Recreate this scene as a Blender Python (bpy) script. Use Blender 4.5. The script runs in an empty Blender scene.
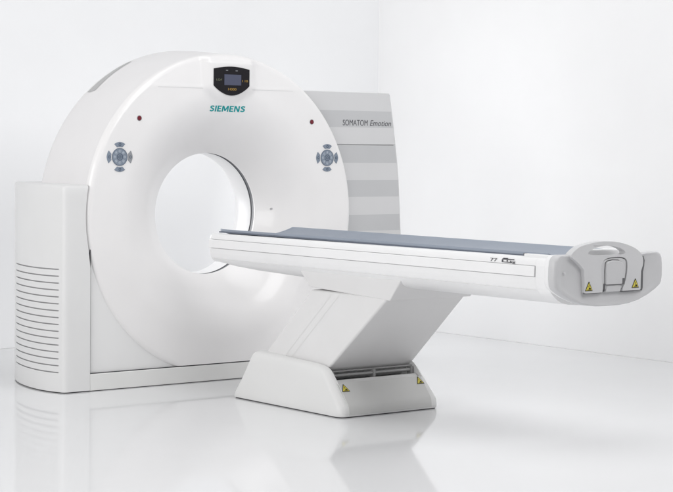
import bpy, bmesh, math
from mathutils import Vector, Matrix
PI = math.pi
scene = bpy.context.scene
C = scene.collection

# ------------------------------------------------------------------ materials
def mat(name, col, rough=0.4, spec=0.5, emis=None, coat=0.0, bump=0.0, var=0.015, metal=0.0, bscale=220.0):
    m = bpy.data.materials.new(name); m.use_nodes = True
    nt = m.node_tree; b = nt.nodes['Principled BSDF']
    b.inputs['Roughness'].default_value = rough
    b.inputs['Specular IOR Level'].default_value = spec
    b.inputs['Metallic'].default_value = metal
    b.inputs['Coat Weight'].default_value = coat
    b.inputs['Coat Roughness'].default_value = 0.08
    tc = nt.nodes.new('ShaderNodeTexCoord')
    n = nt.nodes.new('ShaderNodeTexNoise'); n.inputs['Scale'].default_value = 3.5; n.inputs['Detail'].default_value = 5
    nt.links.new(tc.outputs['Object'], n.inputs['Vector'])
    r = nt.nodes.new('ShaderNodeValToRGB')
    r.color_ramp.elements[0].position = 0.3; r.color_ramp.elements[1].position = 0.7
    r.color_ramp.elements[0].color = [max(0, c*(1-var)) for c in col] + [1]
    r.color_ramp.elements[1].color = [min(1, c*(1+var)) for c in col] + [1]
    nt.links.new(n.outputs['Fac'], r.inputs['Fac']); nt.links.new(r.outputs['Color'], b.inputs['Base Color'])
    n3 = nt.nodes.new('ShaderNodeTexNoise'); n3.inputs['Scale'].default_value = 9; n3.inputs['Detail'].default_value = 6
    nt.links.new(tc.outputs['Object'], n3.inputs['Vector'])
    mr = nt.nodes.new('ShaderNodeMapRange'); mr.inputs['To Min'].default_value = rough*0.85; mr.inputs['To Max'].default_value = rough*1.15
    nt.links.new(n3.outputs['Fac'], mr.inputs['Value']); nt.links.new(mr.outputs['Result'], b.inputs['Roughness'])
    if bump:
        n2 = nt.nodes.new('ShaderNodeTexNoise'); n2.inputs['Scale'].default_value = bscale; n2.inputs['Detail'].default_value = 3
        nt.links.new(tc.outputs['Object'], n2.inputs['Vector'])
        bp = nt.nodes.new('ShaderNodeBump'); bp.inputs['Strength'].default_value = bump; bp.inputs['Distance'].default_value = 0.001
        nt.links.new(n2.outputs['Fac'], bp.inputs['Height']); nt.links.new(bp.outputs['Normal'], b.inputs['Normal'])
    if emis:
        b.inputs['Emission Color'].default_value = list(emis[0]) + [1]; b.inputs['Emission Strength'].default_value = emis[1]
    return m

M = dict(
 cover=mat('warm_white_cover', (.82,.81,.81), .32, .5, bump=.06, coat=.3),
 barrel=mat('barrel_white', (.76,.75,.755), .4, .5, bump=.08),
 cabinet=mat('cabinet_offwhite', (.72,.72,.72), .42, .5, bump=.12),
 plinth=mat('plinth_grey', (.74,.74,.73), .45, .5, bump=.1),
 spandrel=mat('spandrel_grey', (.77,.77,.77), .45, .5, bump=.1),
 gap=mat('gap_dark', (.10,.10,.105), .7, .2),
 vent=mat('vent_shade_grey', (.42,.42,.43), .7, .2),  # shade inside vent slots and other gaps put into a darker grey
 bandd=mat('band_dark', (.51,.515,.525), .4, .5, bump=.06),
 bandl=mat('band_light', (.62,.62,.627), .4, .5, bump=.06),
 trim=mat('trim_grey', (.62,.625,.63), .4, .5),
 table=mat('table_white', (.83,.83,.835), .35, .5, bump=.06),
 rail=mat('rail_white', (.85,.85,.855), .3, .5),
 blue=mat('slate_blue', (.265,.30,.36), .45, .45, bump=.2, var=.03),
 bluedk=mat('slate_edge', (.12,.14,.18), .5, .4),
 cap=mat('end_cap_grey', (.56,.56,.57), .4, .5, bump=.12),
 handle=mat('handle_grey', (.59,.59,.60), .38, .5, bump=.1),
 slit=mat('slit_grey', (.13,.13,.135), .6, .3),
 column=mat('column_white', (.74,.735,.735), .42, .45, bump=.08),
 base=mat('base_grey', (.74,.74,.735), .45, .5, bump=.15),
 base_shaded=mat('base_panel_shaded_grey', (.58,.58,.57), .45, .5, bump=.15),  # base grey darkened, the table's shade is put into this colour
 metal=mat('brushed_metal', (.33,.33,.33), .45, .4, metal=.3),
 black=mat('display_black', (.010,.009,.012), .35, .18),
 screen=mat('display_screen', (.045,.048,.07), .3, .2, emis=((.16,.18,.30), .22)),
 orange=mat('digit_orange', (.30,.19,.04), .4, .3, emis=((.7,.42,.10), .10)),
 green=mat('digit_green', (.13,.14,.09), .4, .3, emis=((.4,.45,.25), .06)),
 teal=mat('teal_letters', (.0,.30,.31), .4, .4),
 ink=mat('grey_letters', (.10,.10,.11), .5, .3),
 pad=mat('pad_blue', (.21,.25,.31), .4, .4, var=.06),
 padring=mat('pad_dark_blue', (.07,.10,.15), .4, .4),
 padlight=mat('pad_light', (.60,.66,.74), .4, .4),
 padgrey=mat('pad_grey', (.28,.29,.31), .4, .4),
 red=mat('red_lens', (.15,.008,.02), .25, .4),
 yellow=mat('warning_yellow', (.62,.53,.07), .45, .4),
 wblack=mat('warning_black', (.02,.02,.015), .5, .3),
 ring=mat('bore_ring_grey', (.17,.175,.19), .3, .5),
 wall=mat('wall_paint', (.90,.90,.905), .85, .15, bump=.05, var=.006, bscale=60),
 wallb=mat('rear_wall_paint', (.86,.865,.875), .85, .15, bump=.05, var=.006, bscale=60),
)
# polished floor
fm = mat('polished_floor', (.765,.768,.778), .06, .30, var=.006); M['floor'] = fm

# ------------------------------------------------------------------ helpers
def empty(name, label, cat, loc):
    o = bpy.data.objects.new(name, None); C.objects.link(o); o.location = loc
    o.empty_display_size = .2; o['label'] = label; o['category'] = cat; o['_origin'] = list(loc)
    return o
ORI = {}
def link(name, me, mats, parent=None, smooth=35, bevel=0, seg=3, blimit=30, label=None):
    off = Vector((0,0,0))
    if parent is not None:
        off = ORI[parent.name]
    for v in me.vertices: v.co -= off
    if not isinstance(mats, (list, tuple)): mats = [mats]
    keep = [q.material_index for q in me.polygons]
    me.materials.clear()
    for m in mats: me.materials.append(m)
    me.polygons.foreach_set('material_index', [min(k, len(mats)-1) for k in keep])
    o = bpy.data.objects.new(name, me); C.objects.link(o)
    if parent is not None:
        o.parent = parent; ORI[o.name] = off
    if smooth:
        me.polygons.foreach_set('use_smooth', [True]*len(me.polygons))
        me.set_sharp_from_angle(angle=math.radians(smooth))
    if bevel:
        b = o.modifiers.new('bevel', 'BEVEL'); b.width = bevel; b.segments = seg
        b.limit_method = 'ANGLE'; b.angle_limit = math.radians(blimit); b.harden_normals = False
    if label: o['label'] = label
    me.update()
    return o
def mesh(name, verts, faces, idx=None, fixn=True):
    me = bpy.data.meshes.new(name); me.from_pydata([tuple(v) for v in verts], [], faces)
    if idx: me.polygons.foreach_set('material_index', idx)
    if fixn:
        bm = bmesh.new(); bm.from_mesh(me); bmesh.ops.recalc_face_normals(bm, faces=bm.faces); bm.to_mesh(me); bm.free()
    me.update(); return me
class MB:
    def __init__(s): s.v=[]; s.f=[]; s.i=[]
    def add(s, vs, fs, mi=0):
        n=len(s.v); s.v+= [tuple(v) for v in vs]; s.f+=[tuple(n+k for k in f) for f in fs]; s.i+=[mi]*len(fs)
    def box(s, x0,x1,y0,y1,z0,z1, mi=0):
        s.add([(x0,y0,z0),(x1,y0,z0),(x1,y1,z0),(x0,y1,z0),(x0,y0,z1),(x1,y0,z1),(x1,y1,z1),(x0,y1,z1)],
              [(0,3,2,1),(4,5,6,7),(0,1,5,4),(1,2,6,5),(2,3,7,6),(3,0,4,7)], mi)
    def prism_xz(s, pts, y0, y1, mi=0):          # outline in x,z extruded along y
        n=len(pts); s.add([(x,y0,z) for x,z in pts]+[(x,y1,z) for x,z in pts],
              [tuple(range(n)), tuple(range(2*n-1,n-1,-1))]+[(k,(k+1)%n,n+(k+1)%n,n+k) for k in range(n)], mi)
    def prism_yz(s, pts, x0, x1, mi=0):
        n=len(pts); s.add([(x0,y,z) for y,z in pts]+[(x1,y,z) for y,z in pts],
              [tuple(range(n)), tuple(range(2*n-1,n-1,-1))]+[(k,(k+1)%n,n+(k+1)%n,n+k) for k in range(n)], mi)
    def tube(s, path, r, n=10, mi=0):
        path=[Vector(p) for p in path]; vs=[]; fs=[]
        for k,p in enumerate(path):
            d=(path[min(k+1,len(path)-1)]-path[max(k-1,0)]).normalized()
            u=d.cross(Vector((0,0,1))); u = u.normalized() if u.length>1e-4 else Vector((1,0,0)); w=d.cross(u)
            vs+=[p+u*r*math.cos(2*PI*j/n)+w*r*math.sin(2*PI*j/n) for j in range(n)]
        for k in range(len(path)-1):
            fs+=[(k*n+j,k*n+(j+1)%n,(k+1)*n+(j+1)%n,(k+1)*n+j) for j in range(n)]
        fs+=[tuple(range(n))[::-1], tuple(range((len(path)-1)*n,len(path)*n))]
        s.add(vs,fs,mi)
    def mesh(s, name): return mesh(name, s.v, s.f, s.i)
def catmull(pts, sub=5, closed=True):
    out=[]; n=len(pts)
    for k in range(n if closed else n-1):
        g=lambda j: Vector(pts[j%n] if closed else pts[max(0,min(n-1,j))])
        p0,p1,p2,p3=g(k-1),g(k),g(k+1),g(k+2)
        for j in range(sub):
            t=j/sub
            out.append(tuple(.5*((2*p1)+(-p0+p2)*t+(2*p0-5*p1+4*p2-p3)*t*t+(-p0+3*p1-3*p2+p3)*t**3)))
    if not closed: out.append(tuple(pts[-1]))
    return out
def lerp(a,b,t): return a+(b-a)*t
def interp(tab, x):
    if x<=tab[0][0]: return tab[0][1]
    for (a,b),(c,d) in zip(tab,tab[1:]):
        if x<=c: return b+(d-b)*(x-a)/(c-a)
    return tab[-1][1]
def sstep(a,b,x):
    t=max(0,min(1,(x-a)/(b-a))); return t*t*(3-2*t)

def text_mesh(txt, width, height, bold=0.0, shear=0.0, depth=0.0008, spacing=1.0):
    cu = bpy.data.curves.new('letters','FONT'); cu.body = txt; cu.size = 1; cu.offset = bold; cu.shear = shear
    cu.space_character = spacing; cu.extrude = 0
    cu.resolution_u = 6
    ob = bpy.data.objects.new('letters', cu); C.objects.link(ob)
    dg = bpy.context.evaluated_depsgraph_get(); me = bpy.data.meshes.new_from_object(ob.evaluated_get(dg))
    bpy.data.objects.remove(ob)
    xs=[v.co.x for v in me.vertices]; ys=[v.co.y for v in me.vertices]
    sx=width/(max(xs)-min(xs)); sy=height/(max(ys)-min(ys)); x0=min(xs); y0=min(ys)
    bm=bmesh.new(); bm.from_mesh(me)
    for v in bm.verts: v.co = Vector(((v.co.x-x0)*sx, (v.co.y-y0)*sy, 0))
    r=bmesh.ops.extrude_face_region(bm, geom=list(bm.faces))
    for v in [g for g in r['geom'] if isinstance(g,bmesh.types.BMVert)]: v.co.z += depth
    bmesh.ops.recalc_face_normals(bm, faces=bm.faces)
    bm.to_mesh(me); bm.free()
    return me      # lies in local xy, thickness +z
def place(me, origin, ux, uy):
    ux=Vector(ux).normalized(); uy=Vector(uy).normalized(); uz=ux.cross(uy)
    me.transform(Matrix(((ux.x,uy.x,uz.x,origin[0]),(ux.y,uy.y,uz.y,origin[1]),(ux.z,uy.z,uz.z,origin[2]),(0,0,0,1))))
    return me

# ------------------------------------------------------------------ setting
def structure(name, me, m):
    o = link(name, me, m, None, smooth=0); o['kind']='structure'; return o
mb=MB(); mb.box(-22,14,-24,12,-.2,0); structure('floor', mb.mesh('floor'), M['floor'])
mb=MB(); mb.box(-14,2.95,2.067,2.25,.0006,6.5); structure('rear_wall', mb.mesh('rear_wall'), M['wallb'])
mb=MB(); mb.box(2.811,3.0,-20,2.20,.0006,6.48); structure('side_wall', mb.mesh('side_wall'), M['wall'])

# ------------------------------------------------------------------ gantry
ZC = .933; RO = .90; ZB = .098
gantry = empty('ct_scanner', 'large white ring-shaped scanner gantry with round bore and teal lettering, standing on the glossy floor', 'scanner', (0,.35,0))
ORI[gantry.name]=Vector((0,.35,0))

def coverY(x, z):
    r = math.hypot(x, z-ZC)
    y = 0.0
    if r < .70:
        t = (.70-r)/(.70-.345); t=min(t,1)
        y = .20*t**2.0
    if z > 1.636:
        y += (z-1.636)*.10*sstep(1.636,1.66,z)
    # display housing, stands proud of the cover
    dx = max(0, abs(x-.014)-.125); dz = max(0, 1.615-z) + max(0, z-1.80)
    low = 1.66 - .055*(1-(x/.125)**2) if abs(x)<.125 else 1.66
    dz = max(0, low-z)
    d = math.hypot(dx, dz)
    if z>1.5 and abs(x)<.3:
        bump = .020*(1-sstep(.004,.070,d)) 
        fade = 1-sstep(1.775,1.835,z)
        y -= (bump + (z-1.636)*.10*sstep(1.636,1.66,z)*(1-sstep(.004,.070,d)))*fade
    return y
# front cover: polar grid, bore throat -> flare -> face -> rounded rim -> skirt
def front_cover():
    NA=720; rs=[]
    rs += [(.345,.214,1),(.345,.206,1)]
    for k in range(26): 
        t=1-(k/26.0); rs.append((.345+ (.70-.345)*(1-math.cos(PI/2*k/26)), None, 1))
    N2=56
    for k in range(N2+1): rs.append((.70+(.868-.70)*k/N2, None, 1))
    for k in range(1,9):
        a=PI/2*k/8; rs.append((.868+.032*math.sin(a), .030*(1-math.cos(a)), 2))
    rs += [(.901,.034,2)]
    vs=[];fs=[]
    for (r,yy,kind) in rs:
        for j in range(NA):
            a=2*PI*j/NA; x=r*math.cos(a); z=ZC+r*math.sin(a)
            if yy is None: y=coverY(x,z)
            elif kind==2: 
                rr=.868; y0=coverY(rr*math.cos(a), ZC+rr*math.sin(a)); y=y0+yy*(1-y0/.034 if y0<.03 else .2)
            else: y=yy
            vs.append((x,y,z))
    for i in range(len(rs)-1):
        for j in range(NA):
            fs.append((i*NA+j, i*NA+(j+1)%NA, (i+1)*NA+(j+1)%NA, (i+1)*NA+j))
    me=mesh('front_cover',vs,fs,fixn=False)
    bm=bmesh.new(); bm.from_mesh(me)
    bmesh.ops.bisect_plane(bm, geom=list(bm.verts)+list(bm.edges)+list(bm.faces), plane_co=(0,0,ZB+.002), plane_no=(0,0,-1), clear_outer=True)
    bm.normal_update()
    s=sum(f.normal.y for f in bm.faces)
    if s>0: bmesh.ops.reverse_faces(bm, faces=bm.faces)
    bm.to_mesh(me); bm.free()
    return me
cover = link('front_cover', front_cover(), M['cover'], gantry, smooth=50)

# seam lines of the upper cover piece
def surf_strip(pts, w, lift=.0007):
    vs=[];fs=[]
    for x,z in pts:
        for dz in (-w/2,w/2): vs.append((x,coverY(x,z)-lift,z+dz))
    for k in range(len(pts)-1): fs.append((2*k,2*k+2,2*k+3,2*k+1))
    return vs,fs
for xa,xb in ((-.46,-.165),(.165,.46)):
    mb=MB(); vs,fs=surf_strip([(lerp(xa,xb,k/40), 1.637) for k in range(41)], .0022); mb.add(vs,fs)
    link('cover_seam', mb.mesh('cover_seam'), M['trim'], cover, smooth=60)

# barrel housing: surface of revolution, bigger towards the back
def barrel():
    prof=[(.8985,.036),(.899,.06),(.906,.12),(.914,.20),(.921,.28),(.927,.36),(.930,.43),(.929,.455),(.922,.475),(.905,.49),(.88,.50),(.70,.54),(.56,.575),(.505,.577)]
    NA=360; vs=[];fs=[]
    for r,y in prof:
        for j in range(NA):
            a=2*PI*j/NA; vs.append((r*math.cos(a),y,ZC+r*math.sin(a)))
    for i in range(len(prof)-1):
        for j in range(NA): fs.append((i*NA+j,(i+1)*NA+j,(i+1)*NA+(j+1)%NA,i*NA+(j+1)%NA))
    me=mesh('barrel_housing',vs,fs,fixn=False)
    bm=bmesh.new(); bm.from_mesh(me)
    bmesh.ops.bisect_plane(bm, geom=list(bm.verts)+list(bm.edges)+list(bm.faces), plane_co=(0,0,ZB+.004), plane_no=(0,0,-1), clear_outer=True)
    bm.normal_update()
    bm.to_mesh(me); bm.free(); return me
bar = link('barrel_housing', barrel(), M['barrel'], gantry, smooth=50)
# vent slot in the upper left of the barrel
mb=MB()
a0=math.atan2(.66,-.625); a1=math.atan2(.84,-.36); N=40; vs=[];fs=[]
for k in range(N+1):
    t=k/N; a=lerp(a0,a1,t); w=.050*(1-.85*t)*(min(1,t*14+.2))
    for y in (.425-w,.440):
        r=interp([(.28,.921),(.36,.927),(.43,.930),(.455,.929)],y)+.0015
        vs.append((r*math.cos(a),y,ZC+r*math.sin(a)))
for k in range(N): fs.append((2*k,2*k+2,2*k+3,2*k+1))
mb.add(vs,fs); link('vent_recess', mb.mesh('vent_recess'), mat('recess_grey',(.47,.47,.475),.6,.3), bar, smooth=60)

# bore: grey gap ring and inner tube
def revolve(prof, NA=256, name='ring'):
    vs=[];fs=[]
    for r,y in prof:
        for j in range(NA):
            a=2*PI*j/NA; vs.append((r*math.cos(a),y,ZC+r*math.sin(a)))
    for i in range(len(prof)-1):
        for j in range(NA): fs.append((i*NA+j,(i+1)*NA+j,(i+1)*NA+(j+1)%NA,i*NA+(j+1)%NA))
    return mesh(name,vs,fs,fixn=False)
link('scan_window_ring', revolve([(.3455,.212),(.350,.214),(.350,.244),(.346,.246)],name='scan_window_ring'), M['ring'], gantry, smooth=40)
link('bore_tube', revolve([(.350,.244),(.346,.246),(.345,.250),(.345,.365),(.350,.39),(.368,.43),(.41,.49),(.46,.54),(.505,.575)],name='bore_tube'), M['rail'], gantry, smooth=50)

# plinth
mb=MB(); mb.box(-.876,1.30,0.0,.70,.004,.0935)
link('plinth', mb.mesh('plinth'), M['plinth'], gantry, bevel=.003, seg=2)
mb=MB(); mb.box(-.872,1.28,.008,.69,.0936,.0978); mb.box(-.8765,-.8725,.006,.40,.09,.76)
link('shadow_gap', mb.mesh('shadow_gap'), M['gap'], gantry, smooth=0)
mb=MB(); mb.box(-.872,.60,.030,.49,.0979,1.02)   # lower corner panel behind the ring
def spandrel():   # front sheet around the ring, with the ring area open
    N=60; vs=[];fs=[]
    for k in range(N+1):
        z=lerp(.0979,1.05,k/N); h=RO-.006; dz=z-ZC
        xr=-math.sqrt(max(0,h*h-dz*dz)); xl=-.8725
        xr=max(xr,xl+.001)
        vs+=[(xl,.018,z),(xr,.018,z),(xr,.060,z),(xl,.34,z)]
    for k in range(N):
        a=4*k;b=a+4
        fs+=[(a,a+1,b+1,b),(a+1,a+2,b+2,b+1),(a+3,a,b,b+3)]
    return vs,fs
mb=MB(); mb.add(*spandrel()); mb.box(-.940,-.873,.034,.20,.70,1.04); link('corner_panel', mb.mesh('corner_panel'), M['spandrel'], gantry, smooth=30)

# left cabinet with curved flank and vent louvres
def cabinet():
    plan=[(-.905,.0),(-.94,.0),(-.98,.0),(-1.012,.0),(-1.024,.0015),(-1.033,.006),(-1.0395,.013),(-1.0430,.022)]
    side=catmull([(-1.0430,.022),(-1.066,.10),(-1.077,.19),(-1.072,.30),(-1.052,.42),(-1.018,.54),(-.962,.675)],sub=8,closed=False)
    ns=len(plan); plan+=side[1:]; plan+=[(-.90,.69),(-.70,.70)]
    # cumulative length for groove extents
    zt=1.103
    levels=[.006,.03]; grooves=[]
    z0=.110; z1=.6585; n=16
    for k in range(n):
        zc=z0+(z1-z0)*k/(n-1)
        levels+= [zc-.0034,zc-.0024,zc+.0024,zc+.0030]; grooves.append(zc)
    levels+=[.75,.85,.90,.95,1.0,1.05,zt-.014,zt-.008,zt-.003,zt]
    NP=len(plan); vs=[];fs=[];idx=[]
    for z in levels:
        inset = 0
        if z>zt-.0145: inset={round(zt-.014,4):0,round(zt-.008,4):.002,round(zt-.003,4):.006,round(zt,4):.014}[round(z,4)]
        ing=any(abs(z-g)<.0026 for g in grooves)
        for k,(x,y) in enumerate(plan):
            xx,yy=x,y
            if k==0:
                e=RO+.007; dz=z-ZC
                xx=min(-.8775, -math.sqrt(max(0,e*e-dz*dz)))
            elif k<4 : xx=min(x, -.90-.02*k)
            # normal for inset
            if 0<k<NP-1:
                dx=plan[k+1][0]-plan[k-1][0]; dy=plan[k+1][1]-plan[k-1][1]; L=math.hypot(dx,dy)
                nx,ny=-dy/L,dx/L      # outward?
                if nx*(x+.9)+ny*(y-.3)<0: nx,ny=-nx,-ny
                d=-inset
                if ing and .045<=y<=.60 and x<-1.0: d=-.008
                xx+=nx*d; yy+=ny*d
            else: yy+= inset if k==0 else 0
            vs.append((xx,yy,z+ (y*.006 if z>1 else 0)))
    for i in range(len(levels)-1):
        za,zb=levels[i],levels[i+1]; zm=(za+zb)/2
        for k in range(NP-1):
            fs.append((i*NP+k,i*NP+k+1,(i+1)*NP+k+1,(i+1)*NP+k))
            g=any(abs(zm-q)<.0031 for q in grooves) and .04<=min(plan[k][1],plan[k+1][1]) and max(plan[k][1],plan[k+1][1])<=.615 and k>=ns-1
            idx.append(1 if g else 0)
    t=(len(levels)-1)*NP
    fs.append(tuple(t+k for k in range(NP))); idx.append(0)
    # inner face toward the ring (closes the gap)
    for i in range(len(levels)-1):
        a=i*NP; vs.append((vs[a][0],.05,vs[a][2]))
    q=len(vs)-(len(levels)-1)
    for i in range(len(levels)-2):
        fs.append((i*NP,(i+1)*NP,q+i+1,q+i)); idx.append(0)
    return vs,fs,idx
vs,fs,idx=cabinet()
cab=link('side_cabinet', mesh('side_cabinet',vs,fs,idx), [M['cabinet'],M['vent']], gantry, smooth=32, label='low left cabinet with sixteen horizontal vent slots on its curved flank')
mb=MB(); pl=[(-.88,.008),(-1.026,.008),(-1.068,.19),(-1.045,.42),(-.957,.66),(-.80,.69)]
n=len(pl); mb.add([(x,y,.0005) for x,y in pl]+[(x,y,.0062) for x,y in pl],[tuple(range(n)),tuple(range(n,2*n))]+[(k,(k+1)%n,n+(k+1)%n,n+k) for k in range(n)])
link('floor_gap_shade', mb.mesh('floor_gap_shade'), M['gap'], gantry, smooth=0)  # dark strip, shade of the gap under the cabinet put into colour
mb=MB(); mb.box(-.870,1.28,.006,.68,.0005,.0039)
link('floor_gap_shade', mb.mesh('floor_gap_shade'), M['gap'], gantry, smooth=0)  # same dark strip for the shade under the plinth

# right cabinet, banded
EDGE=[(0,1.365),(.40,1.353),(.6,1.345),(.82,1.332),(1.0,1.320),(1.123,1.311),(1.24,1.297),(1.335,1.283),(1.42,1.270),(1.486,1.260),(1.56,1.246),(1.60,1.239),(1.645,1.231)]
def banded(zs, cols, y0, y1, xl, inset):
    vs=[];fs=[];idx=[]
    n=len(zs)
    for z in zs:
        xr=interp(EDGE,z)-inset
        for x in (xl,xr): vs+=[(x,y0,z),(x,y1,z)]
    for k in range(n-1):
        a=4*k;b=a+4
        fs.append((a,a+2,b+2,b)); idx.append(cols[k])
        fs.append((a+2,a+3,b+3,b+2)); idx.append(1)
        fs.append((a+3,a+1,b+1,b+3)); idx.append(1)
        fs.append((a+1,a,b,b+1)); idx.append(1)
    fs.append((0,1,3,2)); idx.append(1); t=4*(n-1); fs.append((t,t+2,t+3,t+1)); idx.append(1)
    return vs,fs,idx
XL=.50
def dense(z0,z1,cuts,cols0):
    zs=[z0];cols=[];c=cols0
    pts=[z0]+cuts+[z1]
    for a,b in zip(pts,pts[1:]):
        m=max(1,int((b-a)/.05))
        for k in range(1,m+1): zs.append(lerp(a,b,k/m)); cols.append(c)
        c=1-c
    return zs,cols
zs,cols=dense(1.3365,1.645,[1.437,1.536],1)
vs,fs,idx=banded(zs,cols,.045,.30,XL,.012)
uppanel=link('upper_panel', mesh('upper_panel',vs,fs,idx), [M['bandd'],M['bandl']], gantry, smooth=30, bevel=.0025, seg=2)
zs,cols=dense(.099,1.3310,[.20,.30,.41,.51,.615,.715,.82,.917,1.024,1.124,1.227],1)
cols=[c for c in cols]
# last band (below the gap) must be dark
if cols[-1]==1: cols=[1-c for c in cols]
vs,fs,idx=banded(zs,cols,.045,.30,.69,.012)
link('lower_panel', mesh('lower_panel',vs,fs,idx), [M['bandd'],M['bandl']], gantry, smooth=30, bevel=.0015, seg=2)
zs,cols=dense(.0985,1.639,[],0)
vs,fs,idx=banded(zs,[0]*len(cols),.052,.62,.71,.0)
link('side_trim', mesh('side_trim',vs,fs,[0]*len(idx)), [M['trim']], gantry, smooth=30, bevel=.004, seg=2)
mb=MB(); mb.box(.70,1.262,.0505,.10,1.330,1.338)
link('panel_gap', mb.mesh('panel_gap'), M['vent'], gantry, smooth=0)

# lettering on the right panel
yl=.0448
def letters(name, txt, x0, z0, w, h, m, parent, y=yl, **kw):
    me=place(text_mesh(txt,w,h,**kw),(x0,y,z0),(1,0,0),(0,0,1)); return link(name, me, m, parent, smooth=0)
letters('lettering','SOMATOM',.865,1.448,.190,.034,M['ink'],uppanel)
letters('lettering','Emotion',1.072,1.4475,.165,.034,M['ink'],uppanel,shear=.25)
# maker lettering on the front
def bold_glyph(ch):
    T=.215
    if ch=='I': return [[(0,0),(T,0),(T,1),(0,1)]], T
    if ch=='E': return [[(0,0),(.58,0),(.58,.19),(T,.19),(T,.41),(.54,.41),(.54,.59),(T,.59),(T,.81),(.58,.81),(.58,1),(0,1)]], .58
    if ch=='N': return [[(0,0),(.20,0),(.20,.66),(.56,0),(.80,0),(.80,1),(.60,1),(.60,.36),(.25,1),(0,1)]], .80
    if ch=='M': return [[(0,0),(.19,0),(.19,.64),(.40,.12),(.58,.12),(.79,.64),(.79,0),(.98,0),(.98,1),(.73,1),(.49,.42),(.25,1),(0,1)]], .98
    P=catmull([(.60,.80),(.46,.885),(.30,.895),(.155,.83),(.13,.71),(.22,.60),(.40,.50),(.535,.39),(.53,.22),(.40,.12),(.24,.105),(.04,.20)],sub=4,closed=False)
    L=[];Rr=[]
    for k,p in enumerate(P):
        d=Vector(P[min(k+1,len(P)-1)])-Vector(P[max(k-1,0)]); d.normalize(); n=Vector((-d.y,d.x))*.102
        L.append((p[0]+n.x,p[1]+n.y)); Rr.append((p[0]-n.x,p[1]-n.y))
    return [[L[k],Rr[k],Rr[k+1],L[k+1]] for k in range(len(P)-1)], .66
def bold_word(word,x0,z0,w,h,gap=.13):
    tot=sum(bold_glyph(c)[1] for c in word)+gap*(len(word)-1); sx=w/tot; x=0; mb=MB()
    for c in word:
        polys,adv=bold_glyph(c)
        for poly in polys:
            pts=[(x0+(x+px)*sx,z0+pz*h) for px,pz in poly]; n=len(pts)
            mb.add([(q[0],coverY(q[0],q[1])-.0011,q[1]) for q in pts],[tuple(range(n))])
        x+=adv+gap
    return mb
bw=bold_word('SIEMENS',-.106,1.5105,.238,.033)
me=mesh('lettering',bw.v,bw.f,bw.i)
bm=bmesh.new(); bm.from_mesh(me); bmesh.ops.remove_doubles(bm,verts=bm.verts,dist=1e-6)
r_=bmesh.ops.extrude_face_region(bm,geom=list(bm.faces))
for v in [g for g in r_['geom'] if isinstance(g,bmesh.types.BMVert)]: v.co.y+=.0009
bmesh.ops.recalc_face_normals(bm,faces=bm.faces); bm.to_mesh(me); bm.free()
link('lettering', me, M['teal'], cover, smooth=0)

# display
disp=[(-.121,1.655),(-.121,1.748)]
for k in range(1,12):
    t=k/12; disp.append((lerp(-.121,.121,t), 1.748+.014*math.sin(PI*t)))
disp+=[(.121,1.748),(.121,1.655)]
for k in range(1,14):
    t=k/14; disp.append((lerp(.121,-.121,t), 1.655-.055*math.sin(PI*t)**.85))
YD=-.0215
disp=[(x+.014,z) for x,z in disp]
mb=MB(); mb.prism_xz(disp, YD-.004, YD+.02)
dsp=link('display_panel', mb.mesh('display_panel'), M['black'], cover, bevel=.002, seg=2)
mb=MB(); mb.box(-.038,.076,YD-.0052,YD-.0035,1.658,1.717)
link('screen', mb.mesh('screen'), M['screen'], dsp, smooth=0)
ym=YD-.0044
letters('readout','H000',-.012,1.629,.056,.013,M['orange'],dsp,y=ym,bold=.0,depth=.0006)
letters('readout','I.OF',-.092,1.681,.038,.011,M['green'],dsp,y=ym,depth=.0006)
letters('readout','I 10',.084,1.677,.038,.012,M['orange'],dsp,y=ym,depth=.0006)
for x,z in ((-.028,1.738),(.038,1.737)):
    mb=MB(); mb.box(x,x+.014,YD-.0048,YD-.0038,z,z+.0035)
    link('status_lamp', mb.mesh('status_lamp'), M['padgrey'], dsp, smooth=0)

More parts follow.
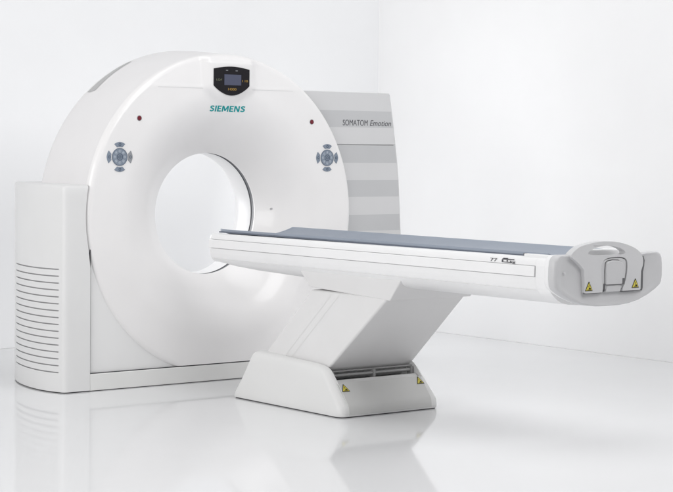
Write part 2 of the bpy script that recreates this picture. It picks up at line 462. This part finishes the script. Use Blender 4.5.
# control pads
def disc(cx,cz,r,y,N=40,ang=(0,2*PI)):
    a0,a1=ang; p=[(cx+r*math.cos(lerp(a0,a1,k/N)),cz+r*math.sin(lerp(a0,a1,k/N))) for k in range(N)]
    return p
def ringmesh(mb,cx,cz,r0,r1,y0,y1,N=40,mi=0):
    vs=[];fs=[]
    for k in range(N):
        a=2*PI*k/N
        for r in (r0,r1):
            for y in (y0,y1): vs.append((cx+r*math.cos(a),y,cz+r*math.sin(a)))
    for k in range(N):
        a=4*k;b=4*((k+1)%N)
        fs+=[(a,b,b+2,a+2),(a+1,a+3,b+3,b+1),(a+2,b+2,b+3,a+3),(a,a+1,b+1,b)]
    mb.add(vs,fs,mi)
def pad(cx,cz,label,greyright):
    y=coverY(cx,cz)
    # backing collar fills any relief of the cover surface
    mb=MB(); mb.prism_xz(disc(cx,cz,.048,y),y-.003,y+.02)
    p=link('control_pad', mb.mesh('control_pad'), M['pad'], cover, bevel=.0012, seg=2, label=label)
    mb=MB(); ringmesh(mb,cx,cz,.0155,.0185,y-.0042,y-.0028); ringmesh(mb,cx,cz,.0455,.0475,y-.0038,y-.0028)
    ringmesh(mb,cx,cz,.0055,.0085,y-.0042,y-.0028)
    link('ring_mark', mb.mesh('ring_mark'), M['padring'], p, smooth=40)
    mb=MB()
    for k in range(8):
        a=2*PI*k/8; mb.prism_xz(disc(cx+.031*math.cos(a),cz+.031*math.sin(a),.0075,y,14),y-.0036,y-.0028)
    link('key_light', mb.mesh('key_light'), M['padlight'], p, smooth=0)
    mb=MB()
    for k in range(8):
        a=2*PI*(k)/8; ringmesh(mb,cx+.031*math.cos(a),cz+.031*math.sin(a),.0035,.0058,y-.0042,y-.0034,10)
    link('key_mark', mb.mesh('key_mark'), M['padring'], p, smooth=0)
    for q in range(4):
        c=q*PI/2; pts=[]
        for k in range(13): 
            a=c+lerp(-.30,.30,k/12); pts.append((cx+.054*math.cos(a),cz+.054*math.sin(a)))
        for k in range(13):
            a=c+lerp(.46,-.46,k/12); rr=.081-.004*abs(k-6)/6; pts.append((cx+rr*math.cos(a),cz+rr*math.sin(a)))
        mb=MB(); mb.prism_xz(pts,y-.003,y+.012)
        m_=M['padgrey'] if (q==0 and greyright) else M['pad']
        b=link('arrow_button', mb.mesh('arrow_button'), m_, p, bevel=.001, seg=2)
        mb=MB(); ringmesh(mb,cx+.066*math.cos(c),cz+.066*math.sin(c),.005,.008,y-.0038,y-.0028,14)
        link('button_mark', mb.mesh('button_mark'), M['padring'], b, smooth=0)
pad(-.700,1.254,'left round blue-grey control pad with four arrow keys',True)
pad(.714,1.256,'right round blue-grey control pad with four arrow keys',False)
# indicator lamps
for cx,cz,l in ((-.577,1.464,'left dark red laser lens'),(.598,1.463,'right dark red laser lens')):
    y=coverY(cx,cz); mb=MB(); mb.prism_xz(disc(cx,cz,.0125,y,24),y-.004,y+.02)
    lo=link('laser_lens', mb.mesh('laser_lens'), M['red'], cover, bevel=.002, seg=2, label=l)
    mb=MB(); ringmesh(mb,cx,cz,.0125,.0150,y-.0015,y+.01); link('lens_rim', mb.mesh('lens_rim'), M['padgrey'], lo, smooth=40)
y=coverY(.410,.957); mb=MB(); mb.prism_xz(disc(.410,.957,.0055,y,14),y-.006,y+.02); link('microphone_hole', mb.mesh('microphone_hole'), M['vent'], cover)

# ------------------------------------------------------------------ patient table
T0=Vector((0,-1.1,0))
table=empty('patient_table','long white patient table with slate-blue cradle on a slanted column, grey end cap and handle','patient table',tuple(T0))
ORI[table.name]=T0
YH,YF=-.262,-2.842
def body_section(y, recess):
    zb=interp([(-2.85,.650),(-.95,.650),(-.55,.660),(-.40,.668),(-.30,.682),(-.262,.700)],y) 
    k=(zb-.650)/.05
    zt0=interp([(YF,.856),(YH,.848)],y)
    s=interp([(-.285,0),(-.268,.006),(YH,.014)],y) if y>-.285 else 0
    half=[(0,zb-.008),(.10,zb-.006),(.17,zb-.001),(.215,lerp(zb+.008,zb+.006,k)),(.245,max(.672,zb+.014)),(.270,.692+.006*k),(.2870,.7105+.003*k)]
    if recess and True: half+=[(.2835,.7120+.003*k),(.2838,.7142+.003*k),(.2893,.7157+.003*k)]
    else: half+=[(.2874,.7120+.003*k),(.2880,.7142+.003*k),(.2893,.7157+.003*k)]
    half+=[(.2955,.730),(.2990,.746),(.3005,.7675)]
    if recess: half+=[(.300,.7685),(.2965,.7690),(.2965,.8180),(.299,.8185)]
    else: half+=[(.3005,.7685),(.301,.7690),(.301,.8180),(.3005,.8185)]
    half+=[(.3000,.8195),(.2985,zt0-.022),(.294,zt0-.010),(.287,zt0-.003),(.278,zt0),(.262,zt0),(.255,zt0-.012),(.0,zt0-.055)]
    out=[(max(0,x-s) if x>0 else 0,z) for x,z in half]
    full=out+[(-x,z) for x,z in reversed(out[1:-1])]
    return [(x,y,z) for x,z in full]
def loft(ys, recess, name, caps=(1,1)):
    vs=[];fs=[];n=None
    for y in ys:
        s=body_section(y,recess); n=len(s); vs+=s
    for i in range(len(ys)-1):
        for k in range(n): fs.append((i*n+k,i*n+(k+1)%n,(i+1)*n+(k+1)%n,(i+1)*n+k))
    if caps[0]: fs.append(tuple(range(n)))
    if caps[1]: fs.append(tuple((len(ys)-1)*n+k for k in range(n)))
    return vs,fs
ysr=[YH,-.268,-.276,-.285,-.30,-.33,-.37,-.42,-.48,-.55,-.65,-.8,-.95,-1.3,-1.8,-2.3,-2.764]
vs,fs=loft(ysr,True,'frame'); mb=MB(); mb.add(vs,fs)
vs,fs=loft([-2.7645,-2.80,YF],False,'frame'); mb.add(vs,fs)
frame=link('table_frame', mb.mesh('table_frame'), M['table'], table, smooth=28)
# dark back of the rail channels and the two side rails
for s in (-1,1):
    mb=MB(); xa,xb=sorted((s*.2966,s*.2975)); mb.box(xa,xb,-2.763,-.29,.7695,.8175)
    link('rail_channel', mb.mesh('rail_channel'), M['vent'], frame, smooth=0)
    mb=MB(); xa,xb=sorted((s*.2976,s*.3035)); mb.box(xa,xb,-2.759,-.272,.7710,.8164)
    link('side_rail', mb.mesh('side_rail'), M['rail'], frame, bevel=.0025, seg=2)
# cradle: a shallow trough
def cradle():
    N=28; ys=[-.300,-.304,-.315,-.335]+[-.335-(2.80-.335)*k/20 for k in range(1,21)]
    sec_top=[];W=.258
    def top(u): # u in -1..1
        a=abs(u)
        return .8720-.040*(1-a**2.3)
    vs=[];fs=[]; n=0
    for i,y in enumerate(ys):
        # rounded head corners: outline pulls in
        t=max(0,(y+.335)/.035)
        w=W-.020*(1-math.sqrt(max(0,1-t*t))) if t>0 else W
        zs=0
        row=[]
        for k in range(N+1):
            u=-1+2*k/N; row.append((u*w,y,top(u)))
        edge=[(w+.002,y,.8695),(w+.003,y,.8600)]
        bot=[(u*w,y,top(u)-.012) for u in [1-2*k/N for k in range(N+1)]]
        edge2=[(-w-.003,y,.8600),(-w-.002,y,.8695)]
        r=row+edge+bot+edge2; n=len(r); vs+=r
    for i in range(len(ys)-1):
        for k in range(n): fs.append((i*n+k,i*n+(k+1)%n,(i+1)*n+(k+1)%n,(i+1)*n+k))
    fs.append(tuple(range(n))); fs.append(tuple((len(ys)-1)*n+k for k in range(n)))
    return vs,fs
mb=MB(); mb.add(*cradle()); crad=link('cradle', mb.mesh('cradle'), M['blue'], table, smooth=40)
# dark joint below the cradle edge, with the stop at its foot end
for s in (-1,1):
    mb=MB(); xa,xb=sorted((s*.258,s*.2645)); mb.box(xa,xb,-2.665,-.312,.853,.8595)
    link('edge_gap', mb.mesh('edge_gap'), M['bluedk'], crad, smooth=0)
    mb=MB(); xa,xb=sorted((s*.258,s*.269)); mb.box(xa,xb,-2.672,-2.655,.855,.868)
    link('stop_clip', mb.mesh('stop_clip'), M['slit'], crad, bevel=.001, seg=2)
# raised white ledge near the foot end
    mb=MB(); xa,xb=sorted((s*.2615,s*.286)); mb.box(xa,xb,-2.842,-2.675,.850,.8675)
    link('foot_ledge', mb.mesh('foot_ledge'), M['table'], frame, bevel=.004, seg=3)

# side mark on the near flank
xs=-.3000
def side_letters(txt,y0,z0,w,h,bold=0): 
    return place(text_mesh(txt,w,h,bold=bold,depth=.0006),(xs-.0002,y0,z0),(0,-1,0),(0,0,1))
for (ty,w) in ((-2.478,.050),):
    me=side_letters('77',ty,.8235,.044,.014,.0); link('load_mark', me, M['ink'], frame, smooth=0)
mb=MB(); x0,x1=-.3011,-.2995
zb_=.8225
mb.box(x0,x1,-2.630,-2.556,.8345,.8395); mb.box(x0,x1,-2.590,-2.562,.8385,.8425); mb.box(x0,x1,-2.618,-2.552,.8225,.8255)
mb.box(x0,x1,-2.560,-2.552,.8255,.8345); mb.box(x0,x1,-2.590,-2.583,.8265,.8335)
link('load_symbol', mb.mesh('load_symbol'), M['ink'], frame, smooth=0)
me=side_letters('kg',-2.604,.8185,.034,.014,.02); link('load_mark', me, M['ink'], frame, smooth=0)

# end cap
half=[(0,.641),(.07,.642),(.13,.648),(.19,.660),(.25,.681),(.30,.705),(.330,.724),(.341,.738),(.345,.77),(.344,.82),(.340,.848),(.331,.863),(.316,.871),(.295,.873),(.24,.872),(.20,.866),(.17,.859),(.10,.857)]
out=half+[(-x,z) for x,z in reversed(half[1:])]
def capshape(rings):
    vs=[];fs=[];NN=len(out)
    for y,s_,dz in rings:
        cz=.765
        vs+=[(x*s_,y,cz+(z-cz)*(s_ if z<cz else 1-(1-s_)*1.2)+(dz if z<cz else 0)) for x,z in out]
    L=len(rings)
    for i in range(L-1):
        for k in range(NN): fs.append((i*NN+k,i*NN+(k+1)%NN,(i+1)*NN+(k+1)%NN,(i+1)*NN+k))
    fs.append(tuple(range(NN))); fs.append(tuple((L-1)*NN+k for k in range(NN)))
    return mesh('end_cap',vs,fs)
link('end_collar', capshape([(-2.8425,.940,.006),(-2.850,.965,.003),(-2.862,.985,.001),(-2.878,.996,0),(-2.884,.996,0)]), M['table'], table, smooth=40)
cap=link('end_cap', capshape([(-2.8845,.990,0),(-2.886,1.0,0),(-2.905,1.0,0),(-2.914,.992,0),(-2.920,.975,0),(-2.9215,.95,0),(-2.918,.89,0),(-2.915,.82,0)]), M['cap'], table, smooth=40)

# handle plate with grip hole (2D filled outline with a hole)
def filled(outer, holes, y0, y1, name):
    cu=bpy.data.curves.new(name,'CURVE'); cu.dimensions='2D'; cu.fill_mode='BOTH'; cu.extrude=abs(y1-y0)/2
    for poly in [outer]+holes:
        sp=cu.splines.new('POLY'); sp.points.add(len(poly)-1)
        for p,(x,z) in zip(sp.points,poly): p.co=(x,z,0,1)
        sp.use_cyclic_u=True
    ob=bpy.data.objects.new(name,cu); C.objects.link(ob)
    dg=bpy.context.evaluated_depsgraph_get(); me=bpy.data.meshes.new_from_object(ob.evaluated_get(dg)); bpy.data.objects.remove(ob)
    bm=bmesh.new(); bm.from_mesh(me); bmesh.ops.remove_doubles(bm,verts=bm.verts,dist=1e-5)
    for v in bm.verts: v.co=Vector((v.co.x,(y0+y1)/2+v.co.z,v.co.y))
    bmesh.ops.recalc_face_normals(bm,faces=bm.faces); bm.to_mesh(me); bm.free(); return me
arch=catmull([(-.178,.806),(-.205,.832),(-.243,.856),(-.256,.868),(-.250,.880),(-.225,.897),(-.193,.910),(-.13,.921),(-.07,.9265),(0,.925),(.053,.918),(.10,.907),(.143,.892),(.175,.874),(.190,.857),(.197,.836),(.195,.815)],sub=4,closed=False)
leg_r=[(.184,.790),(.183,.75),(.183,.712),(.178,.7065),(.070,.7065),(.0665,.712)]
inner=catmull([(.070,.72),(.086,.755),(.094,.79),(.095,.825),(.088,.844),(.070,.853),(.03,.857),(-.015,.855),(-.045,.849),(-.062,.838),(-.069,.820),(-.067,.78),(-.060,.735)],sub=4,closed=False)
leg_l=[(-.0585,.710),(-.062,.7045),(-.164,.7045),(-.170,.710),(-.172,.75)]
outer=arch+leg_r+inner+leg_l
hole=catmull([(-.152,.878),(-.135,.891),(-.09,.903),(-.04,.908),(.005,.905),(.045,.896),(.072,.884),(.080,.875),(.070,.868),(.02,.8655),(-.05,.8655),(-.11,.868),(-.145,.872)],sub=3)
me=filled(outer,[hole],-2.898,-2.934,'grip_handle')
hnd=link('grip_handle', me, M['handle'], table, smooth=40, bevel=.008, seg=4, blimit=50)
# latch: hoop plate and tongue between the handle legs
notch=[(.0615,.712)]+[(p_[0],p_[1]) for p_ in inner]+[(-.0555,.712)]
def shrink(pts,d,cx=.013,cz=.775):
    o_=[]
    for k,(x,z) in enumerate(pts):
        a_=Vector(pts[k-1]);b_=Vector(pts[(k+1)%len(pts)]);t_=(b_-a_).normalized();n_=Vector((-t_.y,t_.x))
        if n_.dot(Vector((cx-x,cz-z)))<0: n_=-n_
        o_.append((x+n_.x*d,z+n_.y*d))
    return o_
mb=MB(); mb.prism_xz(shrink(notch,.0035),-2.9295,-2.905)
lhp=link('latch_hoop', mb.mesh('latch_hoop'), M['handle'], table, smooth=40, bevel=.002, seg=2, blimit=40)
tong=[(.070,.738),(.071,.79),(.068,.815),(.058,.832),(.038,.841),(.0,.843),(-.030,.839),(-.040,.832),(-.043,.80),(-.042,.738)]
mb=MB(); mb.prism_xz(shrink(tong,-.0034),-2.9308,-2.915); link('tongue_recess', mb.mesh('tongue_recess'), M['slit'], lhp, smooth=0)
mb=MB(); mb.prism_xz(tong,-2.941,-2.905)
lat=link('release_latch', mb.mesh('release_latch'), M['cap'], table, smooth=40, bevel=.004, seg=3, blimit=40)
mb=MB(); ysl=-2.9215  # flat dark patches, the deep shade around the handle put into colour
mb.add([(x,ysl-.002,z) for x,z in [(.150,.7025),(.204,.7025),(.208,.715),(.208,.785),(.215,.812),(.217,.836),(.209,.855),(.150,.853)]],[tuple(range(8))])
mb.add([(x,ysl-.002,z) for x,z in [(.060,.7020),(.149,.7015),(.149,.72),(.060,.72)]],[(0,1,2,3)])
mb.add([(x,ysl-.002,z) for x,z in [(-.168,.7005),(-.0585,.7015),(-.045,.705),(-.0285,.716),(-.0285,.73),(-.168,.72)]],[tuple(range(6))])
mb.add([(x,ysl-.0016,z) for x,z in [(-.070,.712),(.095,.712),(.100,.76),(.100,.845),(.06,.860),(-.03,.859),(-.072,.84)]],[tuple(range(7))])
hr=link('handle_shade', mb.mesh('handle_shade'), M['slit'], cap, smooth=0)
so=hr.modifiers.new('thickness','SOLIDIFY'); so.thickness=.001; so.offset=0
mb=MB(); mb.prism_xz([(-.038,.705),(.0575,.705),(.064,.7345),(-.030,.7345)],-2.9315,-2.915)
link('latch_block', mb.mesh('latch_block'), M['cap'], cap, bevel=.003, seg=2)
mb=MB(); mb.box(.057,.0705,-2.9425,-2.929,.736,.764)
link('latch_pin', mb.mesh('latch_pin'), M['slit'], lat, bevel=.001, seg=2)
mb=MB(); mb.box(-.050,-.0425,-2.9345,-2.92,.712,.742)
link('latch_pin', mb.mesh('latch_pin'), M['slit'], lat, bevel=.001, seg=2)
# low white cross bar on the table behind the grip
mb=MB(); mb.prism_xz([(-.165,.850),(.225,.850),(.225,.872),(.20,.886),(-.10,.889),(-.150,.882)],-2.862,-2.825)
link('cross_bar', mb.mesh('cross_bar'), M['rail'], frame, bevel=.006, seg=3)
# small black strap knob seen through the grip hole
mb=MB(); mb.tube([(-.170,-2.880,.884),(-.145,-2.880,.890),(-.120,-2.880,.8945)],.0055,10)
link('strap_peg', mb.mesh('strap_peg'), M['slit'], cap, smooth=60)
# little screw cover on cap
mb=MB(); mb.prism_xz(disc(-.283,.795,.006,0,14),-2.925,-2.91); link('screw_cap', mb.mesh('screw_cap'), M['handle'], cap)

# warning triangles
def warning(parent, o, ux, uy, size, label=None):
    ux=Vector(ux).normalized(); uy=Vector(uy).normalized(); n=ux.cross(uy); o=Vector(o)
    def P(pts,h0,h1):
        k=len(pts); return ([o+ux*x+uy*y+n*h0 for x,y in pts]+[o+ux*x+uy*y+n*h1 for x,y in pts],
           [tuple(range(k)),tuple(range(2*k-1,k-1,-1))]+[(j,(j+1)%k,k+(j+1)%k,k+j) for j in range(k)])
    s=size
    mb=MB(); mb.add(*P([(-.5*s,-.36*s),(.5*s,-.36*s),(.03*s,.52*s),(-.03*s,.52*s)],-.001,.0010))
    w=link('warning_label', mb.mesh('warning_label'), M['wblack'], parent, smooth=0)
    mb=MB(); mb.add(*P([(-.41*s,-.30*s),(.41*s,-.30*s),(0,.42*s)],.0009,.0016))
    link('label_face', mb.mesh('label_face'), M['yellow'], w, smooth=0)
    mb=MB()  # crushed-hand pictogram: block, plate and wedge
    mb.add(*P([(-.02*s,-.20*s),(.22*s,-.20*s),(.24*s,-.13*s),(.10*s,-.02*s),(-.02*s,-.06*s)],.0015,.0022))
    mb.add(*P([(-.20*s,-.27*s),(.26*s,-.27*s),(.26*s,-.225*s),(-.20*s,-.225*s)],.0015,.0022))
    mb.add(*P([(-.08*s,.02*s),(-.02*s,.02*s),(.02*s,.20*s),(-.02*s,.22*s)],.0015,.0022))
    link('label_symbol', mb.mesh('label_symbol'), M['wblack'], w, smooth=0)
warning(hnd,(-.146,-2.9344,.731),(1,0,0),(0,0,1),.046)
warning(hnd,(.147,-2.9344,.734),(1,0,0),(0,0,1),.046)

# bracket under the table
def frust(zb,zt,b,t):
    (x0,x1,y0,y1),(X0,X1,Y0,Y1)=b,t
    return [(x0,y0,zb[0]),(x1,y0,zb[0]),(x1,y1,zb[1]),(x0,y1,zb[1]),(X0,Y0,zt),(X1,Y0,zt),(X1,Y1,zt),(X0,Y1,zt)],[(0,3,2,1),(4,5,6,7),(0,1,5,4),(1,2,6,5),(2,3,7,6),(3,0,4,7)]
mb=MB(); mb.add(*frust((.588,.613),.694,(-.262,.262,-1.742,-1.118),(-.272,.272,-1.835,-1.040)))
link('bracket', mb.mesh('bracket'), M['column'], table, bevel=.005, seg=3)
# slanted column
mb=MB()
yb0,yb1=-1.252,-.70; zb=.150; yt0,yt1=-1.728,-1.128; zt=.602
mb.add([(-.312,yb0,zb),(.247,yb0,zb),(.247,yb1,zb),(-.312,yb1,zb),(-.260,yt0,zt),(.252,yt0,zt),(.252,yt1,zt),(-.260,yt1,zt)],[(0,3,2,1),(4,5,6,7),(0,1,5,4),(1,2,6,5),(2,3,7,6),(3,0,4,7)])
col=link('slanted_column', mb.mesh('slanted_column'), M['column'], table, bevel=.012, seg=4)
def colpt(u,v):  # u across depth 0 front..1 back, v height 0..1 on the left face
    a=Vector((-.312,lerp(yb0,yb1,u),zb)); b=Vector((-.260,lerp(yt0,yt1,u),zt)); return a.lerp(b,v)
for u in (.60,.70):
    mb=MB(); w=.0028; nrm=Vector((-1,0,.115)).normalized()*.0009
    p=[colpt(u-w,.12),colpt(u+w,.12),colpt(u+w,.97),colpt(u-w,.97)]
    mb.add([q+nrm for q in p],[(0,1,2,3)]); link('column_seam', mb.mesh('column_seam'), M['plinth'], col, smooth=0)

# pedestal base: one moulded shell, cut open at the front top
def rrect(xl,xr,yf,yb,rf,rb,n=8):
    pts=[]
    for cx,cy,r_,a0 in ((xr-rf,yf+rf,rf,-PI/2),(xr-rb,yb-rb,rb,0),(xl+rb,yb-rb,rb,PI/2),(xl+rf,yf+rf,rf,PI)):
        for k in range(n+1):
            a_=a0+PI/2*k/n; pts.append((cx+r_*math.cos(a_),cy+r_*math.sin(a_)))
    return pts
BL=[(.006,-1.513,-.602,-.3715,.2700),(.012,-1.516,-.600,-.3735,.2725),(.030,-1.516,-.606,-.372,.272),(.055,-1.512,-.622,-.370,.270),(.070,-1.5035,-.632,-.3685,.2690),(.10,-1.479,-.652,-.365,.266),(.15,-1.438,-.680,-.360,.2615),(.20,-1.397,-.708,-.355,.257),(.225,-1.376,-.721,-.352,.254),(.240,-1.361,-.730,-.3485,.251),(.251,-1.343,-.741,-.342,.245),(.259,-1.317,-.758,-.331,.235),(.262,-1.285,-.785,-.312,.217)]
vs=[];fs=[];NB=36
for z,yf,yb_,xl,xr in BL:
    for x,y in rrect(xl,xr,yf,yb_,.042,.030):
        vs.append((x,y,z-(z/.262)*.022*max(0,min(1,(-y-.76)/.58))))
for i in range(len(BL)-1):
    for k in range(NB): fs.append((i*NB+k,i*NB+(k+1)%NB,(i+1)*NB+(k+1)%NB,(i+1)*NB+k))
fs.append(tuple(range(NB))); fs.append(tuple((len(BL)-1)*NB+k for k in range(NB)))
shell=bpy.data.objects.new('shell',mesh('shell',vs,fs)); C.objects.link(shell)
mb=MB(); mb.prism_yz([(-1.4085,.138),(-1.4245,.1645),(-1.75,.1645),(-1.75,.60),(-.98,.60),(-.98,.138)],-.312,.233)
cut=bpy.data.objects.new('cut',mb.mesh('cut')); C.objects.link(cut)
bo=shell.modifiers.new('b','BOOLEAN'); bo.operation='DIFFERENCE'; bo.object=cut; bo.solver='EXACT'
me=bpy.data.meshes.new_from_object(shell.evaluated_get(bpy.context.evaluated_depsgraph_get()))
bpy.data.objects.remove(shell); bpy.data.objects.remove(cut)
shellp=link('base_cover', me, M['base'], table, smooth=35, bevel=.0025, seg=2, blimit=60)
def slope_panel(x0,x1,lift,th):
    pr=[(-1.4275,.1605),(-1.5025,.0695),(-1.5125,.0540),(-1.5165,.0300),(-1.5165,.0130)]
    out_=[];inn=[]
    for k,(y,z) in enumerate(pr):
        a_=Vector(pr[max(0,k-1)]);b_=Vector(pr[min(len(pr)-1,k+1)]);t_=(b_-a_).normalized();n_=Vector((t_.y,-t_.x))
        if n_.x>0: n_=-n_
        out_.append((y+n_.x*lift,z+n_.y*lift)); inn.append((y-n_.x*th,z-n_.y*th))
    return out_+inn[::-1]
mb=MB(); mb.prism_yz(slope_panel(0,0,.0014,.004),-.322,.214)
frontp=link('base_front_panel', mb.mesh('base_front_panel'), M['base_shaded'], table, smooth=50, bevel=.0012, seg=2)
mb=MB(); mb.box(-.300,.230,-1.35,-1.0,.1385,.143)
link('opening_floor', mb.mesh('opening_floor'), M['vent'], table, smooth=0)
mb=MB(); mb.tube([(-.306,-1.345,.186),(.228,-1.345,.186)],.0085,14); mb.tube([(-.306,-1.335,.205),(.228,-1.335,.205)],.005,10)
for x in (-.296,-.03,.218): mb.box(x-.007,x+.007,-1.356,-1.326,.160,.203)
link('roller_bar', mb.mesh('roller_bar'), M['metal'], table, smooth=40)
mb=MB(); mb.prism_yz([(-1.404,.144),(-1.404,.150),(-1.374,.168),(-1.366,.168),(-1.366,.144)],-.308,.229); link('slot_lip', mb.mesh('slot_lip'), M['base'], table, bevel=.003, seg=2)
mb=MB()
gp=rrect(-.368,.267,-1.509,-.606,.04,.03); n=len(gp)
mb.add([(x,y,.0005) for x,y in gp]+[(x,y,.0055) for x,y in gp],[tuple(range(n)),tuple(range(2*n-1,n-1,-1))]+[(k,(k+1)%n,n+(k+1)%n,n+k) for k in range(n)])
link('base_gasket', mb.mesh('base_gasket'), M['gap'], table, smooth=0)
sl=Vector((0,-1.397+1.5025,.199-.0695)).normalized()   # up the sloping front panel
def onslope(x,t): return Vector((x,lerp(-1.5025,-1.397,t),lerp(.0695,.199,t)))+Vector((0,-sl.z,sl.y))*.0024
warning(frontp,onslope(-.297,.50),(1,0,0),sl,.048)
warning(frontp,onslope(.190,.53),(1,0,0),sl,.048)

# ------------------------------------------------------------------ light
w=bpy.data.worlds.new('World'); scene.world=w; w.use_nodes=True
nt=w.node_tree; bg=nt.nodes['Background']; bg.inputs['Color'].default_value=(.955,.975,1,1); bg.inputs['Strength'].default_value=.06
def area(name, loc, target, size, power, col=(1,1,1), sy=None):
    l=bpy.data.lights.new(name,'AREA'); l.energy=power; l.color=col; l.size=size
    if sy: l.shape='RECTANGLE'; l.size_y=sy
    o=bpy.data.objects.new(name,l); C.objects.link(o); o.location=loc
    o.rotation_euler=(Vector(target)-Vector(loc)).to_track_quat('-Z','Y').to_euler(); return o
area('softbox_left', (-7.0,-1.5,2.8), (0,-.8,.7), 4.0, 178, (1,.993,.985), 3.0)
area('softbox_low_left', (-6.5,-4.5,1.5), (0,-.8,.7), 3.0, 97, (1,.995,.99), 2.5)
area('softbox_front', (0.6,-6.5,4.6), (0,0,.9), 3.5, 135, (1,.995,.995), 2.5)
area('softbox_overhead', (-.5,-2.5,6.0), (0,-1,0), 4, 140, (.99,.995,1), 4)
area('bore_fill', (-.22,1.15,1.0), (.30,.40,.93), .4, 3.2, (1,1,1), .5)  # unseen fill added behind the gantry to brighten the bore wall
area('background_fill', (.80,.98,.95), (2.81,.0,.55), 1.1, 11.5, (1,1,1), 1.2)  # unseen fill added behind the scanner to brighten the lower walls

# ------------------------------------------------------------------ camera (solved from the photograph's vanishing points)
yaw,p,r=.671085,.0551374,.0115179
def mul(A,B): return Matrix(A)@Matrix(B)
P=Matrix(((1,0,0),(0,math.cos(p),-math.sin(p)),(0,math.sin(p),math.cos(p))))
Q=Matrix(((math.cos(r),-math.sin(r),0),(math.sin(r),math.cos(r),0),(0,0,1)))
R=Q@P
rows=[R@Vector((math.cos(yaw),0,math.sin(yaw))), R@Vector((-math.sin(yaw),0,math.cos(yaw))), R@Vector((0,-1,0))]
right=Vector([v.x for v in rows]); down=Vector([v.y for v in rows]); fwd=Vector([v.z for v in rows])
cam=bpy.data.cameras.new('camera'); co=bpy.data.objects.new('camera',cam); C.objects.link(co)
cam.lens=1826.5/673*36; cam.sensor_width=36; cam.clip_end=200; cam.clip_start=.05
m=Matrix((( right.x,-down.x,-fwd.x,-5.883),(right.y,-down.y,-fwd.y,-8.407),(right.z,-down.z,-fwd.z,1.33),(0,0,0,1)))
co.matrix_world=m; scene.camera=co
scene.view_settings.view_transform='Standard'; scene.view_settings.look='None'
scene.view_settings.exposure=0; scene.view_settings.gamma=1
scene.render.resolution_x=1024; scene.render.resolution_y=749
for o in bpy.data.objects:
    if '_origin' in o: del o['_origin']
